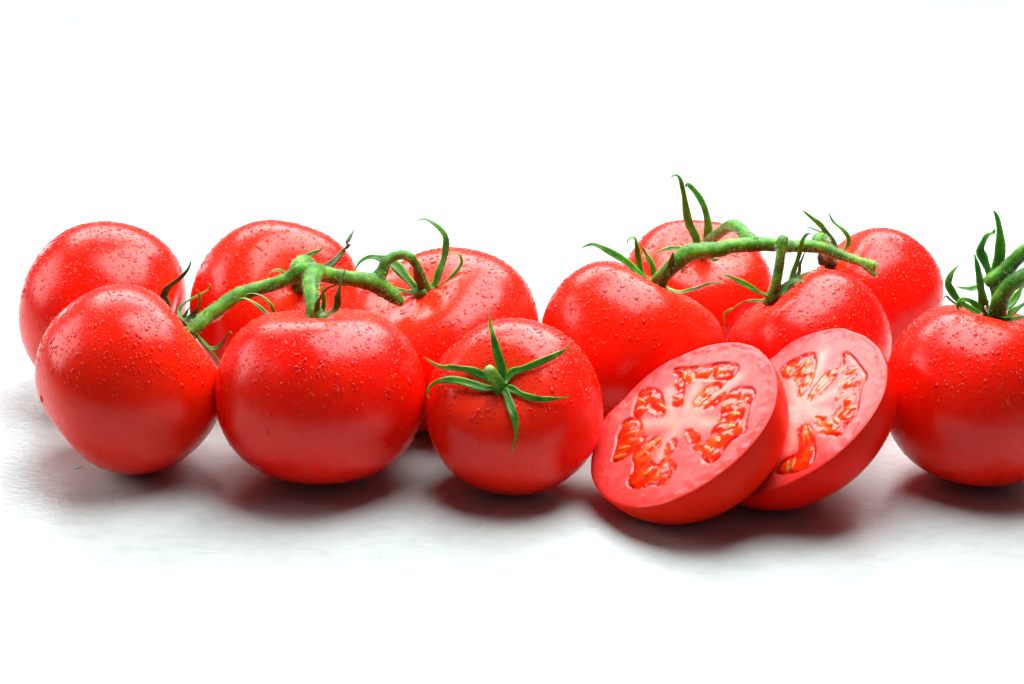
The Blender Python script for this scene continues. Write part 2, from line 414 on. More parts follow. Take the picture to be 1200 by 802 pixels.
def tube(name, P, rpx, mat, parent, n=None, nv=14, lump=.07, capend=True, hollow=False):
    """a round stalk of varying thickness along P (radius in px of the photograph at the subject)"""
    n = n or max(12, len(P) * 5)
    Pc = catmull(P, n); k = DIST / FPX
    rr = np.interp(np.linspace(0, 1, n), np.linspace(0, 1, len(rpx)), rpx) * k
    T = np.gradient(Pc, axis=0); T /= np.linalg.norm(T, axis=1)[:, None]
    ref = nrm(np.cross(T[0], [.3, .5, .8])); V = []; sd = random.random() * 30
    for i in range(n):
        ref = nrm(ref - T[i] * (ref @ T[i])); b = np.cross(T[i], ref)
        for j in range(nv):
            a = j / nv * 2 * math.pi
            d = ref * math.cos(a) + b * math.sin(a)
            g = mnoise.noise(Vector((Pc[i] + d * rr[i]) * 2.2 + sd)) * lump * 1.5 + mnoise.noise(Vector((Pc[i] + d * rr[i]) * 6.5 + sd)) * .09 + .05 * math.cos(5 * a + sd + i * .05)
            V.append(Pc[i] + d * rr[i] * (1 + g))
    F = grid_faces(n, nv)
    V.append(Pc[0] - T[0] * rr[0] * .25); V.append(Pc[-1] + T[-1] * rr[-1] * (.05 if hollow else .25))
    F += [(j, len(V) - 2, (j + 1) % nv) for j in range(nv)]
    e = (n - 1) * nv
    F += [(e + j, e + (j + 1) % nv, len(V) - 1) for j in range(nv)]
    o = mesh_obj(name, V, F, mat, parent)
    return o, Pc, rr, T

def hairs(parent, tubes, per_cm=150, ln=.11):
    V = []; F = []
    for Pc, rr, T in tubes:
        L = np.linalg.norm(np.diff(Pc, axis=0), axis=1).sum()
        for _ in range(int(L * per_cm)):
            i = random.randrange(1, len(Pc) - 1)
            d = nrm(rng.normal(size=3)); d = nrm(d - T[i] * (d @ T[i]))
            p = Pc[i] + (Pc[i + 1] - Pc[i]) * random.random() + d * rr[i] * .95
            l = ln * random.uniform(.4, 1.3); tip = p + nrm(d + rng.normal(size=3) * .35) * l
            s = nrm(np.cross(d, T[i])); w = .008; b = len(V)
            V += [p + s * w, p - s * w * .5 + T[i] * w, p - s * w * .5 - T[i] * w, tip]
            F += [(b, b + 1, b + 3), (b + 1, b + 2, b + 3), (b + 2, b, b + 3)]
    mesh_obj('stem_hairs', V, F, M_HAIR, parent, smooth=False, kind='stuff')

def calyx(key, base, sepals, r=9, lift=.05):
    """the star of green sepals round the stalk: collar + one blade per sepal"""
    T = TOM[key]; root = T['root']; A = T['A']
    B = base; M = frame(A); k = DIST / FPX
    V = []; nv = 20; prof = [(1.0, -.10), (1.0, .02), (.8, .10), (.45, .16), (0.3, .2)]
    for rr, hh in prof:
        for j in range(nv):
            a = j / nv * 2 * math.pi; q = r * k * rr * (1 + .14 * math.cos(5 * a + 1))
            V.append(B + M @ np.array([q * math.cos(a), q * math.sin(a), hh + lift]))
    V.append(B + A * (.2 + lift)); F = grid_faces(len(prof), nv)
    F += [((len(prof) - 1) * nv + j, (len(prof) - 1) * nv + (j + 1) % nv, len(V) - 1) for j in range(nv)]
    cx = mesh_obj('calyx', V, F, M_SEPAL, root)
    for s in sepals:
        pts, w = s[0], s[1]; mat = s[2] if len(s) > 2 else M_SEPAL; tw = s[3] if len(s) > 3 else random.uniform(-.25, .25)
        if pts[0][2] is not None and key in ('T3', 'T5'):           # root every sepal in the stalk hollow
            dy = base[1] - .12 - pts[0][2]; n = len(pts) - 1
            pts = [(*a[:2], a[2] + dy * (1 - i / n)) if a[2] is not None else a for i, a in enumerate(pts)]
        P = resolve(key, pts)
        blade('sepal', P, w, mat, cx, T['C'], tw)
    return cx

make_tomato('T1', 'red tomato at the far left, behind the leftmost front tomato, its stalk end hidden', 1500)
make_tomato('T2', 'front leftmost red tomato lying on its side with its stalk end turned to the vine', 1700)
make_tomato('T3', 'red tomato behind the vine in the back row, sepals and stalk turned to the camera', 1400)
make_tomato('T4', 'broad upright red tomato in the front row under the middle of the left vine', 1900)
make_tomato('T5', 'large back tomato at the right end of the left vine, with a tall hooked sepal', 1700)
make_tomato('T6', 'loose front tomato, its short cut stalk and star of sepals facing the camera', 1500)
make_tomato('T7', 'red tomato at the left end of the right vine, behind the front halved tomato', 1600)
make_tomato('T8', 'red back tomato under the right vine with two tall upright green sepals', 1300)
make_tomato('T9', 'red tomato hanging on the middle stalk of the right vine, behind the rear half', 1500)
make_tomato('T10', 'red tomato farthest right in the back row, by the cut end of the right vine', 1300)
make_tomato('T11', 'red tomato cut off by the right edge, with thick green stalks and curled sepals', 1600)

def put(key, px, py):                                   # a point at the depth of the tomato's stalk end
    return aty(px, py, TOM[key]['base'][1])
D_, S_ = M_DARK, M_SEPAL
N_ = None
# tomato 6: the star lies on the skin
calyx('T6', put('T6', 586, 454), [
    ([(588, 450, -8.25), (588.6, 436, -8.3), (584, 418, -8.2), (578.5, 396, -8.0), (575, 382, -7.7), (573, 370, -7.5)], 9.7),
    ([(591, 449, -8.3), (600, 439, N_, .12), (613, 435, N_, .16), (628, 429, N_, .2), (643, 423, N_, .24), (655, 417, N_, .28), (661, 411, N_, .4)], 9.2),
    ([(592, 454, -8.35), (601, 458, N_, .12), (613, 464, N_, .12), (630, 468, N_, .14), (646, 468, N_, .16), (662, 466.5, N_, .25)], 8.8),
    ([(590, 456, -8.4), (594, 463, N_, .14), (599, 477, N_, .16), (603, 490, N_, .18), (604.5, 506, N_, .2), (600, 525, N_, .3)], 10.1),
    ([(583, 455, -8.3), (573, 456.5, N_, .12), (560.6, 454, N_, .15), (545, 449.5, N_, .22), (529, 448.6, N_, .3), (516, 453, N_, .3), (510, 462, N_, .3), (512, 468, N_, .3)], 9.2),
    ([(582, 450, -8.25), (570, 443, N_, .15), (554, 437, N_, .2), (538, 435, N_, .26), (522.4, 434, N_, .3), (508, 425, N_, .4)], 9.2),
], r=11)
tb, *_r = tube('stalk', [put('T6', 586, 453), aty(582, 446, -8.5), aty(577, 439, -8.95), aty(573.5, 434, -9.25)], [8.5, 6.5, 5.6, 6.2], M_STEM, TOM['T6']['root'], n=16)
tube('stalk_cut', [aty(573.5, 434, -9.25), aty(572.7, 433, -9.33)], [4.6, 3.8], M_TIP, TOM['T6']['root'], n=4, hollow=True)
hairs(TOM['T6']['root'], [_r], 60, .06)

calyx('T1', TOM['T1']['base'], [
    ([(204, 380, 2.0), (196, 356, .6), (191, 348, .2), (197, 337, .0), (210, 327, -.1), (220, 316, -.1), (224, 306, 0)], 9, D_),
    ([(208, 378, 2.2), (216, 370, 2.4), (222, 360, 2.8)], 7),
    ([(206, 388, 2.2), (214, 396, 2.2), (220, 404, 2.4)], 7),
])
calyx('T2', TOM['T2']['base'], [
    ([(222, 382, -3.6), (210, 370, -2.7), (211, 361, -2.4), (220, 353, -2.3), (234, 346, -2.2), (244, 340, -2.2), (247.5, 334.5, -2.2), (244.5, 332.5, -2.2)], 4.5),
    ([(226, 386, -3.8), (219, 379, -3.2), (226, 370, -2.9), (233, 357, -2.9), (233, 344, -2.9), (228, 336, -2.9)], 8, D_),
    ([(228, 388, -3.9), (240, 404, -4.0), (249, 409, -4.0), (256, 406, -3.9), (263, 399, -3.8), (266, 392, -3.8), (270, 389, -3.8), (272, 391, -3.8)], 4.5),
    ([(228, 390, -3.9), (243, 408, -3.9), (250, 415, -3.8), (258, 424, -3.7)], 7),
    ([(228, 382, -3.7), (236, 374, -3.4), (241, 364, -3.4)], 7),
])
calyx('T3', put('T3', 353, 337), [
    ([(356, 334, 3.4), (372, 322, N_, .2), (386, 311, N_, .3), (397, 297, N_, .5), (406, 285, 0), (411, 277, 0), (414.5, 269, .1)], 8.5, D_),
    ([(352, 330, 3.2), (350, 316, N_, .15), (355, 306, N_, .15), (364, 301, N_, .2), (371, 299.5, N_, .3), (372.5, 297, N_, .4)], 6.5),
    ([(348, 334, 3.4), (336, 326, N_, .15), (327, 321, N_, .25), (319, 322, N_, .25), (313, 327, N_, .15)], 4.5),
    ([(350, 338, 3.4), (346, 330, 2.6), (348, 342, 2.7), (354, 351, 2.9)], 12, D_),
    ([(356, 338, 3.4), (364, 342, 3.0), (370, 350, 2.9)], 9, D_),
], r=10)
calyx('T4', TOM['T4']['base'], [
    ([(371, 371, -4.9), (371.5, 364, -5.1), (374, 352, -5.4), (381, 340, -5.5), (391, 335, -5.6), (402, 333, -5.6), (409, 336, -5.6)], 7, D_, 1.0),
    ([(378, 372, -4.8), (394, 362, -4.6), (396.5, 347, -4.6), (400, 330, -4.6), (406.5, 311, -4.6)], 8.5, D_, .5),
    ([(373, 371, -4.7), (379, 362, -4.6), (379, 346, -4.6), (376, 334, -4.5)], 7),
    ([(366, 371, -4.7), (340, 374, -3.9), (324, 370, -3.6), (317, 357, -3.5), (306, 347, -3.5), (296, 344, -3.5), (289, 345, -3.5), (287, 349, -3.6)], 4.2),
    ([(366, 373, -4.6), (335, 377, -3.7), (317, 371, -3.5), (301, 358, -3.4), (289, 350.5, -3.4), (281, 350.5, -3.4), (279, 354, -3.5)], 5),
], r=10)
calyx('T5', put('T5', 494, 341), [
    ([(506, 338, .1), (511.5, 330, .1), (516, 316, .15), (520, 304, .3), (522.5, 290, .4), (521.5, 278, .4), (515, 268, .4), (505, 260.5, .3), (496, 257, .2), (488, 259.5, .1)], 9.5),
    ([(510, 338, -.1), (517, 335, -.2), (526, 328, -.2), (536, 317, -.1), (541, 308, 0), (538.5, 299, 0), (531, 295.5, 0), (520, 295, .0), (515, 293, 0)], 4.2),
    ([(494, 341, -.4), (490, 325, -.8), (487.5, 313, -.9), (486, 299, -.9)], 9.5, D_, .2),
    ([(489, 341, .0), (478, 328, .2), (467, 315, .4), (457, 307, .5), (447, 303.5, .5), (434, 301.5, .4), (422, 307.5, .3), (414, 319, .2)], 12.5),
    ([(488, 343, -.2), (479, 345, N_, .12), (471, 343, N_, .14), (463, 339, N_, .2)], 6),
], r=10)
calyx('T7', put('T7', 772, 336), [
    ([(765, 334, .1), (760, 332, -.1), (749, 322, -.2), (732, 307, -.3), (713, 294.5, -.4), (698, 287.5, -.5), (689, 287.5, -.5), (681, 291, -.5)], 10.5),
    ([(764, 332, .5), (752, 322, .6), (748, 305, .7), (746, 288, .7), (744, 280.5, .7), (740, 279, .7), (736, 281.5, .7), (734.5, 287, .7)], 7.5),
    ([(769, 331, .4), (766, 322, .5), (762, 308, .6), (755, 295, .6), (751, 287, .6)], 9.5),
    ([(777, 337, -.3), (782, 322, -.7), (787, 306, -.8), (788.5, 296, -.8)], 10.5, D_, .2),
    ([(780, 338, .0), (797, 343, -.1), (812, 339.5, -.2), (827, 334, -.3), (838, 332, -.3), (850, 332, -.3)], 5.5),
], r=12)
calyx('T8', put('T8', 822, 298), [
    ([(818, 295, 5.7), (816, 280, 5.7), (808, 264, 5.7), (804, 245, 5.7), (801, 226, 5.6), (797, 211, 5.5), (792, 205.5, 5.4), (786, 208, 5.4)], 10),
    ([(826, 294, 5.7), (829, 279, 5.6), (829.5, 262, 5.5), (825, 243, 5.5), (816, 228, 5.5), (808, 218, 5.5), (804.5, 216.5, 5.5), (804, 220, 5.5)], 11),
    ([(816, 297, 5.5), (797, 291.5, 4.9), (782, 292, 4.7), (771, 296, 4.6), (761, 303, 4.5)], 5.5),
    ([(816, 301, 5.3), (801, 312, 4.6), (799.5, 322, 4.4), (805, 333, 4.2)], 3.5, D_),
    ([(828, 300, 5.3), (836, 305, 4.9), (844, 303, 4.7)], 6),
], r=10)
calyx('T9', put('T9', 904, 351), [
    ([(901, 348, -.3), (884, 340, -.6), (866, 330, -.7), (854, 324, -.7), (845, 322, -.7)], 7.5),
    ([(900, 353, -.3), (888, 355, N_, .1), (876, 356.5, N_, .16), (860, 361, -1.5), (849.5, 368, -1.5), (848.5, 378, -1.6), (850, 389, -1.7)], 4.2),
    ([(907, 350, -.4), (920, 336, -.6), (934, 330, -.7), (945, 331, -.7), (950, 336, -.7), (948, 338, -.7)], 9.5, D_, .3),
    ([(911, 348, .0), (922, 342, -.1), (934, 328.5, -.2), (946, 320, -.2), (958, 319, -.2)], 6),
    ([(912, 346, .2), (926, 332, .2), (932, 314, .2), (938, 294, .2), (940.5, 282, .2), (946, 274.5, .2), (952, 275, .2)], 7.5),
    ([(914, 345, .5), (934, 326, .6), (938, 310, .6), (943, 296, .6)], 7, D_),
], r=10)
calyx('T10', put('T10', 976, 309), [
    ([(978, 303, 5.6), (978, 290, 5.4), (970, 276, 5.3), (962, 264, 5.3), (952, 256, 5.3), (941, 247, 5.3)], 11, S_, .5),
    ([(977, 302, 5.6), (974, 282, 5.5), (966, 274.5, 5.4), (953, 268.5, 5.4), (940, 263.5, 5.4)], 4.5),
    ([(984, 304, 5.7), (990, 296, 5.7), (995, 282, 5.7), (988, 270, 5.7), (978, 262, 5.7), (973, 254, 5.7), (972, 249, 5.7)], 6),
    ([(974, 310, 5.5), (966, 310, 5.2), (962, 301, 5.0), (960, 293, 4.9)], 12, D_),
    ([(982, 310, 5.5), (976, 315, 5.2), (969, 312, 5.0), (967, 304, 4.9)], 13, D_),
], r=11)
calyx('T11', put('T11', 1166, 370), [
    ([(1168, 342, -4.6), (1167, 325, -4.6), (1170.5, 304, -4.6), (1172, 285, -4.6), (1170.5, 266, -4.6), (1167, 252, -4.6), (1164, 247, -4.6)], 12.5),
    ([(1164, 350, -4.7), (1160, 326, -4.8), (1152, 306, -4.9), (1149, 294, -4.9), (1153.6, 282, -4.9), (1159, 275.5, -4.9), (1164, 273, -4.9), (1166, 269, -4.9)], 11.5),
    ([(1155, 368, -5.4), (1152, 357, -5.7), (1149, 337, -5.8), (1146, 316, -5.8), (1142, 298, -5.7)], 11.5, S_, .3),
    ([(1150, 368, -5.2), (1137, 363, -5.4), (1122, 351, -5.6), (1112, 336, -5.6), (1114, 324, -5.6), (1120, 315, -5.6), (1125, 311, -5.6)], 10.5),
    ([(1160, 372, -5.5), (1147, 361, -6.0), (1135, 352, -6.2), (1126, 352.5, -6.2), (1122, 360, -6.2), (1125.5, 365, -6.2)], 7.5, S_, .4),
    ([(1158, 362, -4.9), (1150, 340, -4.9), (1137, 338.5, -4.9), (1128, 338, -4.9), (1121, 336, -4.9)], 7),
    ([(1172, 372, -5.6), (1180, 371, -6.2), (1191, 363, -6.4), (1203, 356, -6.5), (1222, 352, -6.4)], 9.5),
    ([(1172, 374, -5.7), (1184, 375, -6.1), (1202, 371, -6.3), (1218, 372, -6.2)], 5.5),
    ([(1174, 366, -4.8), (1188, 352, -4.4), (1196, 340, -4.3), (1206, 328, -4.3)], 9),
    ([(1128, 360, -5.2), (1114, 352, -5.2), (1108, 347, -5.2), (1105, 354, -5.3)], 3.2, D_),
], r=14)

# ------------------------------------------------------------------ vine stems
def px3(L): return [aty(*p) for p in L]
def vine(label, main, mr, peds, cuts, origin):
    root = thing('vine_stem', origin, label, 'vine stem', 'green tomato vine stems')
    T = []
    o, *r = tube('main_stem', px3(main), mr, M_STEM, root, n=len(main) * 6, lump=.10); T.append(r)
    for L, rr in peds:
        o, *r = tube('pedicel', px3(L), rr, M_STEM, root, lump=.09); T.append(r)
    for L, rr in cuts:
        tube('cut_end', px3(L), rr, M_TIP, root, n=5, hollow=True)
    hairs(root, T)
    return root

vine('long green vine stem lying across the left group of tomatoes, with a slanted cut end', [
    (222, 391, -3.9), (232, 381, -3.6), (243, 371, -3.2), (262, 357, -2.7), (280, 345, -2.3), (300, 339, -2.0), (320, 333.5, -1.8), (338, 327, -1.7), (350, 319, -1.6),
    (366, 318, -1.6), (385, 322, -1.6), (405, 326, -1.5), (425, 328.5, -1.4), (440, 332, -1.3), (452, 340, -1.3), (463, 349, -1.4), (471, 356, -1.5)],
    [7, 7.5, 7.8, 8, 8.2, 7.6, 7.4, 8, 10, 10.5, 9, 9, 9.6, 11.5, 10, 8, 4.5],
    [([(440, 330, -1.3), (449, 317, -1.1), (453, 307, -1.0), (462, 300.5, -.8), (473, 299, -.8), (482, 303, -.8), (489, 313, -.75), (495, 325, -.65), (500, 340, -.5)], [9, 7, 6, 5.5, 5.5, 5.5, 5, 5, 6]),
     ([(374, 318, -1.7), (367, 322, -2.6), (364.5, 332, -3.6), (365, 348, -4.4), (367, 364, -4.9), (370, 374, -5.0)], [9, 9.5, 9, 8.5, 8.5, 9]),
     ([(348, 318, -1.5), (352, 309, -1.0), (359, 307.5, -.4), (362, 316, .3), (358, 328, .9), (354, 337, 1.3)], [9, 8.5, 8, 7, 7, 8]),
     ([(262, 358, -2.6), (250, 371, -1.6), (236, 374, -.6), (222, 377, .8), (208, 383, 2.0)], [6, 4.5, 4.5, 4.5, 5])],
    [([(471, 356, -1.5), (472, 356.8, -1.52)], [3.4, 3.0])], aty(350, 330, -2))

vine('green vine stem lying across the right group of tomatoes, hollow cut end on the right', [
    (769, 338, .0), (773, 329, -.3), (781, 319, -.5), (792, 308, -.5), (805, 297, -.4), (820, 294, -.2), (838, 293, .0), (858, 289, .2), (880, 287, .4), (908, 287.5, .6),
    (930, 289, .8), (950, 289, .9), (963, 290.5, .9), (980, 297, .7), (1000, 304.5, .4), (1018, 310, .1), (1025, 312.5, .0)],
    [9.5, 9, 8.6, 9, 10, 9.6, 9, 8.5, 9, 7.4, 7.4, 7.6, 7.2, 6, 5.4, 5.4, 6],
    [([(884, 287, .4), (876, 279, .9), (868, 269, 1.4), (857, 264.5, 2.2), (847, 270, 3.2), (837, 278, 4.2), (827, 288, 5.2), (822, 298, 5.8)], [9, 7.5, 7, 7, 6.5, 6.2, 6.2, 7]),
     ([(918, 281.5, .2), (917, 284.5, .05)] + [(915.5, 296, -.1), (912.5, 316, -.2), (909, 334, -.3), (904.5, 351, -.2)], [6, 7.4, 5.6, 5.6, 6, 7.5]),
     ([(956, 288, 1.0), (960, 281, 1.4), (965, 284, 2.6), (969, 294, 4.0), (974, 304, 5.2), (976, 310, 5.7)], [7, 8, 7.5, 7, 7, 8]),
     ([(1010, 308, .2), (1018, 316, .0), (1024, 321, -.1), (1027, 322, -.1)], [4, 3.2, 2.8, 2.2])],
    [([(1025, 312.5, .0), (1027.5, 313.5, -.05)], [5.0, 4.6])], aty(900, 300, .3))

vine('thick green forked vine stem rising from the right edge tomato out of the frame', [
    (1167, 371, -5.3), (1169, 362, -5.4), (1173.5, 347, -5.5), (1184, 333, -5.6), (1200, 323.5, -5.6), (1222, 309, -5.4), (1250, 285, -5.2), (1290, 262, -5.0)],
    [10.5, 9.4, 9, 8.6, 8.4, 8.6, 9, 9],
    [([(1157.5, 334, -5.2), (1164, 328, -5.2), (1176, 319, -5.2), (1188, 306, -5.2), (1202, 293, -5.2), (1226, 281, -5.2), (1252, 284, -5.2)], [7.5, 8.6, 8.2, 7.8, 7.6, 8, 8.5])],
    [], aty(1210, 320, -5.4))

# ------------------------------------------------------------------ halved tomatoes
def chaikin(P, k=2):
    P = np.asarray(P, float)
    for _ in range(k):
        Q = np.roll(P, -1, 0); P = np.stack([.75 * P + .25 * Q, .25 * P + .75 * Q], 1).reshape(-1, 2)
    return P
def poly_sd(X, Y, P):
    """signed distance to a closed polygon, positive inside"""
    d = np.full(X.shape, 1e9); ins = np.zeros(X.shape, bool)
    for a, b in zip(P, np.roll(P, -1, 0)):
        ex, ey = b - a; wx, wy = X - a[0], Y - a[1]
        t = np.clip((wx * ex + wy * ey) / (ex * ex + ey * ey + 1e-12), 0, 1)
        d = np.minimum(d, (wx - ex * t) ** 2 + (wy - ey * t) ** 2)
        c = (a[1] > Y) != (b[1] > Y)
        xi = a[0] + (Y - a[1]) * ex / (ey if abs(ey) > 1e-12 else 1e-12)
        ins ^= c & (X < xi)
    return np.where(ins, 1, -1) * np.sqrt(d)
def fbm(X, Y, f, seed):
    out = np.zeros(X.size); x = X.ravel(); y = Y.ravel()
    for i in range(X.size):
        p = Vector((x[i] * f + seed, y[i] * f, seed * .7))
        out[i] = mnoise.noise(p) + .5 * mnoise.noise(p * 2.1)
    return out.reshape(X.shape)

def make_half(label, C, nw, R, d, edge, cavs, seeds, core, arms, scale, org, clip=None):
    C = np.array(C); nw = nrm(np.array(nw)); M = frame(nw)
    def to_face(zx, zy):
        r = ray(org[0] + zx / scale, org[1] + zy / scale)
        P = CAM + r * (((C - CAM) @ nw) / (r @ nw)); l = (P - C) @ M
        return l[:2]
    E = np.array([to_face(*p) for p in edge]); ea = np.arctan2(E[:, 1], E[:, 0]); er = np.linalg.norm(E, axis=1)
    def rim(a):
        w = np.exp(-(((a[..., None] - ea + math.pi) % (2 * math.pi) - math.pi) / .16) ** 2)
        return (w @ er + .05 * R) / (w.sum(-1) + .05)
    root = thing('tomato_half', (C[0], C[1], 0), label, 'halved tomato', 'cut tomato halves')
    def world(x, y, z): return C + np.stack([x, y, z], -1) @ M.T
    # hull with the skin
    nu, nv = 46, 150
    u, v = np.meshgrid(np.linspace(math.pi / 2, math.pi, nu), np.linspace(0, 2 * math.pi, nv, endpoint=False), indexing='ij')
    rr = rim(v); k = sm(np.sin(u), .3, 1.0); re = R + (rr - R) * k
    rad = re * np.abs(np.sin(u)) ** .95
    z = -d * np.abs(np.cos(u)) ** .97
    V = world(rad * np.cos(v), rad * np.sin(v), z)
    if clip is not None:
        Cc, nc, Rc = clip; Cc = np.array(Cc); nc = nrm(np.array(nc))
        h = (V - Cc) @ nc; foot = V - h[..., None] * nc; rd = np.linalg.norm(foot - Cc, axis=-1)
        lim = .06 - 3 * sm(rd, Rc * .98, Rc * 1.12)
        push = np.clip(lim - h, 0, None); V = V + push[..., None] * nc
    V[..., 2] = np.maximum(V[..., 2], .0)
    hull = V.reshape(-1, 3); Fh = [f[::-1] for f in grid_faces(nu, nv)]
    o = mesh_obj('skin', hull, Fh, M_SKIN_CUT, root); add_stem_dist(o, np.ones(len(hull)))
    # cut face: height field with the seed cavities sunk in
    nr, na = 120, 330
    t = np.linspace(0, 1, nr) ** .85
    tt, aa = np.meshgrid(t, np.linspace(0, 2 * math.pi, na, endpoint=False), indexing='ij')
    rm = rim(aa); X = tt * rm * np.cos(aa); Y = tt * rm * np.sin(aa)
    sd = np.full(X.shape, -9.)
    nz0 = fbm(X, Y, 2.6, 3.1); nz = fbm(X, Y, 6.5, 8.7)
    sdb = np.full(X.shape, -9.)
    for P in cavs:
        Pf = chaikin([to_face(*p) for p in P]); s1 = poly_sd(X + nz0 * .03, Y + nz * .02, Pf); sd = np.maximum(sd, s1)
        if s1.max() > .24: sdb = np.maximum(sdb, s1)                # the wide chambers hold seeds and fibres, the slots plain gel
    cf = to_face(*core); rc = np.hypot(X - cf[0], Y - cf[1]); ca_ = np.arctan2(Y - cf[1], X - cf[0])
    st = fbm(ca_ * 5.0, rc * .55, 1.0, 15.5)                        # streaks that run out from the core
    big = sm(sdb, -.22, -.06)
    s2 = fbm(ca_ * 10.0, rc * .5, 1.0, 41.0)                        # finer fibres of the same kind
    near = 1 - sm(rc / R, .30, .60)                                 # the side of a chamber that faces the core is combed into fibres
    sd = sd + .02 * nz0 + (.02 * st + .11 * s2 * near) * big + .03 + .09 * big
    g = sm(sd, -.06, .07)
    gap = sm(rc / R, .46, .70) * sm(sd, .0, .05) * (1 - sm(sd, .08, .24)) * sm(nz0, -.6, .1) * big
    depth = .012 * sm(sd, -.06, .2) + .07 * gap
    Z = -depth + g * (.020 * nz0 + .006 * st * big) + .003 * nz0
    Z = Z - .025 * sm(tt, .975, 1.0) + .02 * sm(tt, .80, .95) * nz0 * (1 - sm(tt, .95, 1))
    # pigment, with shade painted into the gaps
    flesh = np.array([.80, .062, .058]); pale = np.array([.90, .30, .235]); gel = np.array([.80, .014, .002]); amber = np.array([.86, .085, .004]); skin = np.array([.60, .012, .004]); deep = np.array([.66, .026, .024])
    lobe = np.clip(.5 + .35 * nz0 + .25 * st, 0, 1)
    inner = np.exp(-(rc / .55) ** 2)
    for a, b in arms:                                               # the pale core branches into the walls between the chambers
        a, b = to_face(*a), to_face(*b); e = b - a
        t = np.clip(((X - a[0]) * e[0] + (Y - a[1]) * e[1]) / (e @ e), 0, 1)
        dd = np.hypot(X - a[0] - e[0] * t, Y - a[1] - e[1] * t) + .08 * nz0
        inner = np.maximum(inner, np.exp(-(dd / (.42 - .16 * t)) ** 2))
    inner = np.clip(inner + .12 * s2 * near, 0, 1) * (.75 + .25 * lobe)
    col = flesh + (pale - flesh) * inner[..., None]
    col = col + (np.array([.86, .165, .16]) - col) * (.40 * sm(nz0, -.3, .8))[..., None]
    col = col + (deep - col) * (sm(tt + .02 * nz0, .80, .985) * .8)[..., None]
    col = col + (skin - col) * sm(tt, .978, .99)[..., None]
    gc = gel + (amber - gel) * (sm(.5 * nz0 + (.4 * st + .8 * s2) * big, -.15, .7) * (1 - .75 * sm(rc / R, .48, .72)))[..., None]
    gc = gc + (np.array([.80, .05, .03]) - gc) * (.5 * sm(nz0 - .6 * st, .15, .8))[..., None]
    gc = gc + (gel * .55 - gc) * np.clip(gap * 1.2, 0, 1)[..., None]  # gaps at the outer wall painted darker to give depth
    gc = gc + (np.array([.84, .22, .07]) - gc) * (.8 * sm(s2, .05, .5) * near * big)[..., None]
    for zx, zy in seeds:                                            # each seed sits in its own amber sheath of gel
        p = to_face(zx, zy); w = np.exp(-((X - p[0]) ** 2 + (Y - p[1]) ** 2) / .16 ** 2)
        gc = gc + (np.array([.80, .10, .007]) - gc) * (.5 * w)[..., None]; Z = Z + .02 * w * g
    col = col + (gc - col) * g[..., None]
    # thin veins (vascular bundles) in the outer wall
    vein = (np.abs(tt - .86 - .02 * nz0) < .007) & (nz > .38); col[vein] = col[vein] * .6 + np.array([.84, .33, .12]) * .4
    V = world(X, Y, Z); F = [f[::-1] for f in grid_faces(nr, na)]
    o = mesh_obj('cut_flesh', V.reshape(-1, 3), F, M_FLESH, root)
    a = o.data.color_attributes.new('pigment', 'FLOAT_COLOR', 'POINT')
    a.data.foreach_set('color', np.concatenate([np.clip(col, 0, 1).reshape(-1, 3), np.ones((nr * na, 1))], 1).astype(np.float32).ravel())
    a = o.data.attributes.new('gel', 'FLOAT', 'POINT'); a.data.foreach_set('value', g.astype(np.float32).ravel())
    # seeds: flat tear-drops pointing at the core
    sm_u, sm_v = 7, 10
    SV = []
    for i in range(sm_u):
        th = math.pi * i / (sm_u - 1)
        for j in range(sm_v):
            ph = 2 * math.pi * j / sm_v; w = math.sin(th) * (1 - .38 * math.cos(th))
            SV.append((math.cos(th), w * math.cos(ph), w * math.sin(ph)))
    SV = np.array(SV); SF = [f[::-1] for f in grid_faces(sm_u, sm_v)]
    for zx, zy in seeds[::2]:
        p = to_face(zx, zy); dr = cf - p; dr = dr / (np.linalg.norm(dr) + 1e-9)
        an = math.atan2(dr[1], dr[0]) + random.uniform(-.35, .35); ca, sa = math.cos(an), math.sin(an)
        L = random.uniform(.20, .32); Wd = L * random.uniform(.30, .42); H = .040
        tl = random.uniform(-.12, .12)
        l = SV * np.array([L, Wd, H]); zz = l[:, 2] * math.cos(tl) + l[:, 0] * math.sin(tl) * .6 + Z.ravel()[np.argmin((X - p[0]) ** 2 + (Y - p[1]) ** 2)] - .022
        mesh_obj('seed', world(p[0] + l[:, 0] * ca - l[:, 1] * sa, p[1] + l[:, 0] * sa + l[:, 1] * ca, zz), SF, M_SEED, root)
    # beads of juice and water on the skin side
    Ps, Ns, Rs = [], [], []
    for _ in range(260):
        i = random.randrange(4, nu - 14); j = random.randrange(nv)
        p = hull[i * nv + j]; n = nrm(p - (C - nw * .2))
        Ps.append(p); Ns.append(n); Rs.append(random.uniform(.012, .03))
    Vd, Fd = drops_mesh(Ps, Ns, Rs, [1.1] * len(Ps))
    bead_normals(mesh_obj('water_droplets', Vd, Fd, M_BEAD, root, kind='stuff'), Ns)
    return root

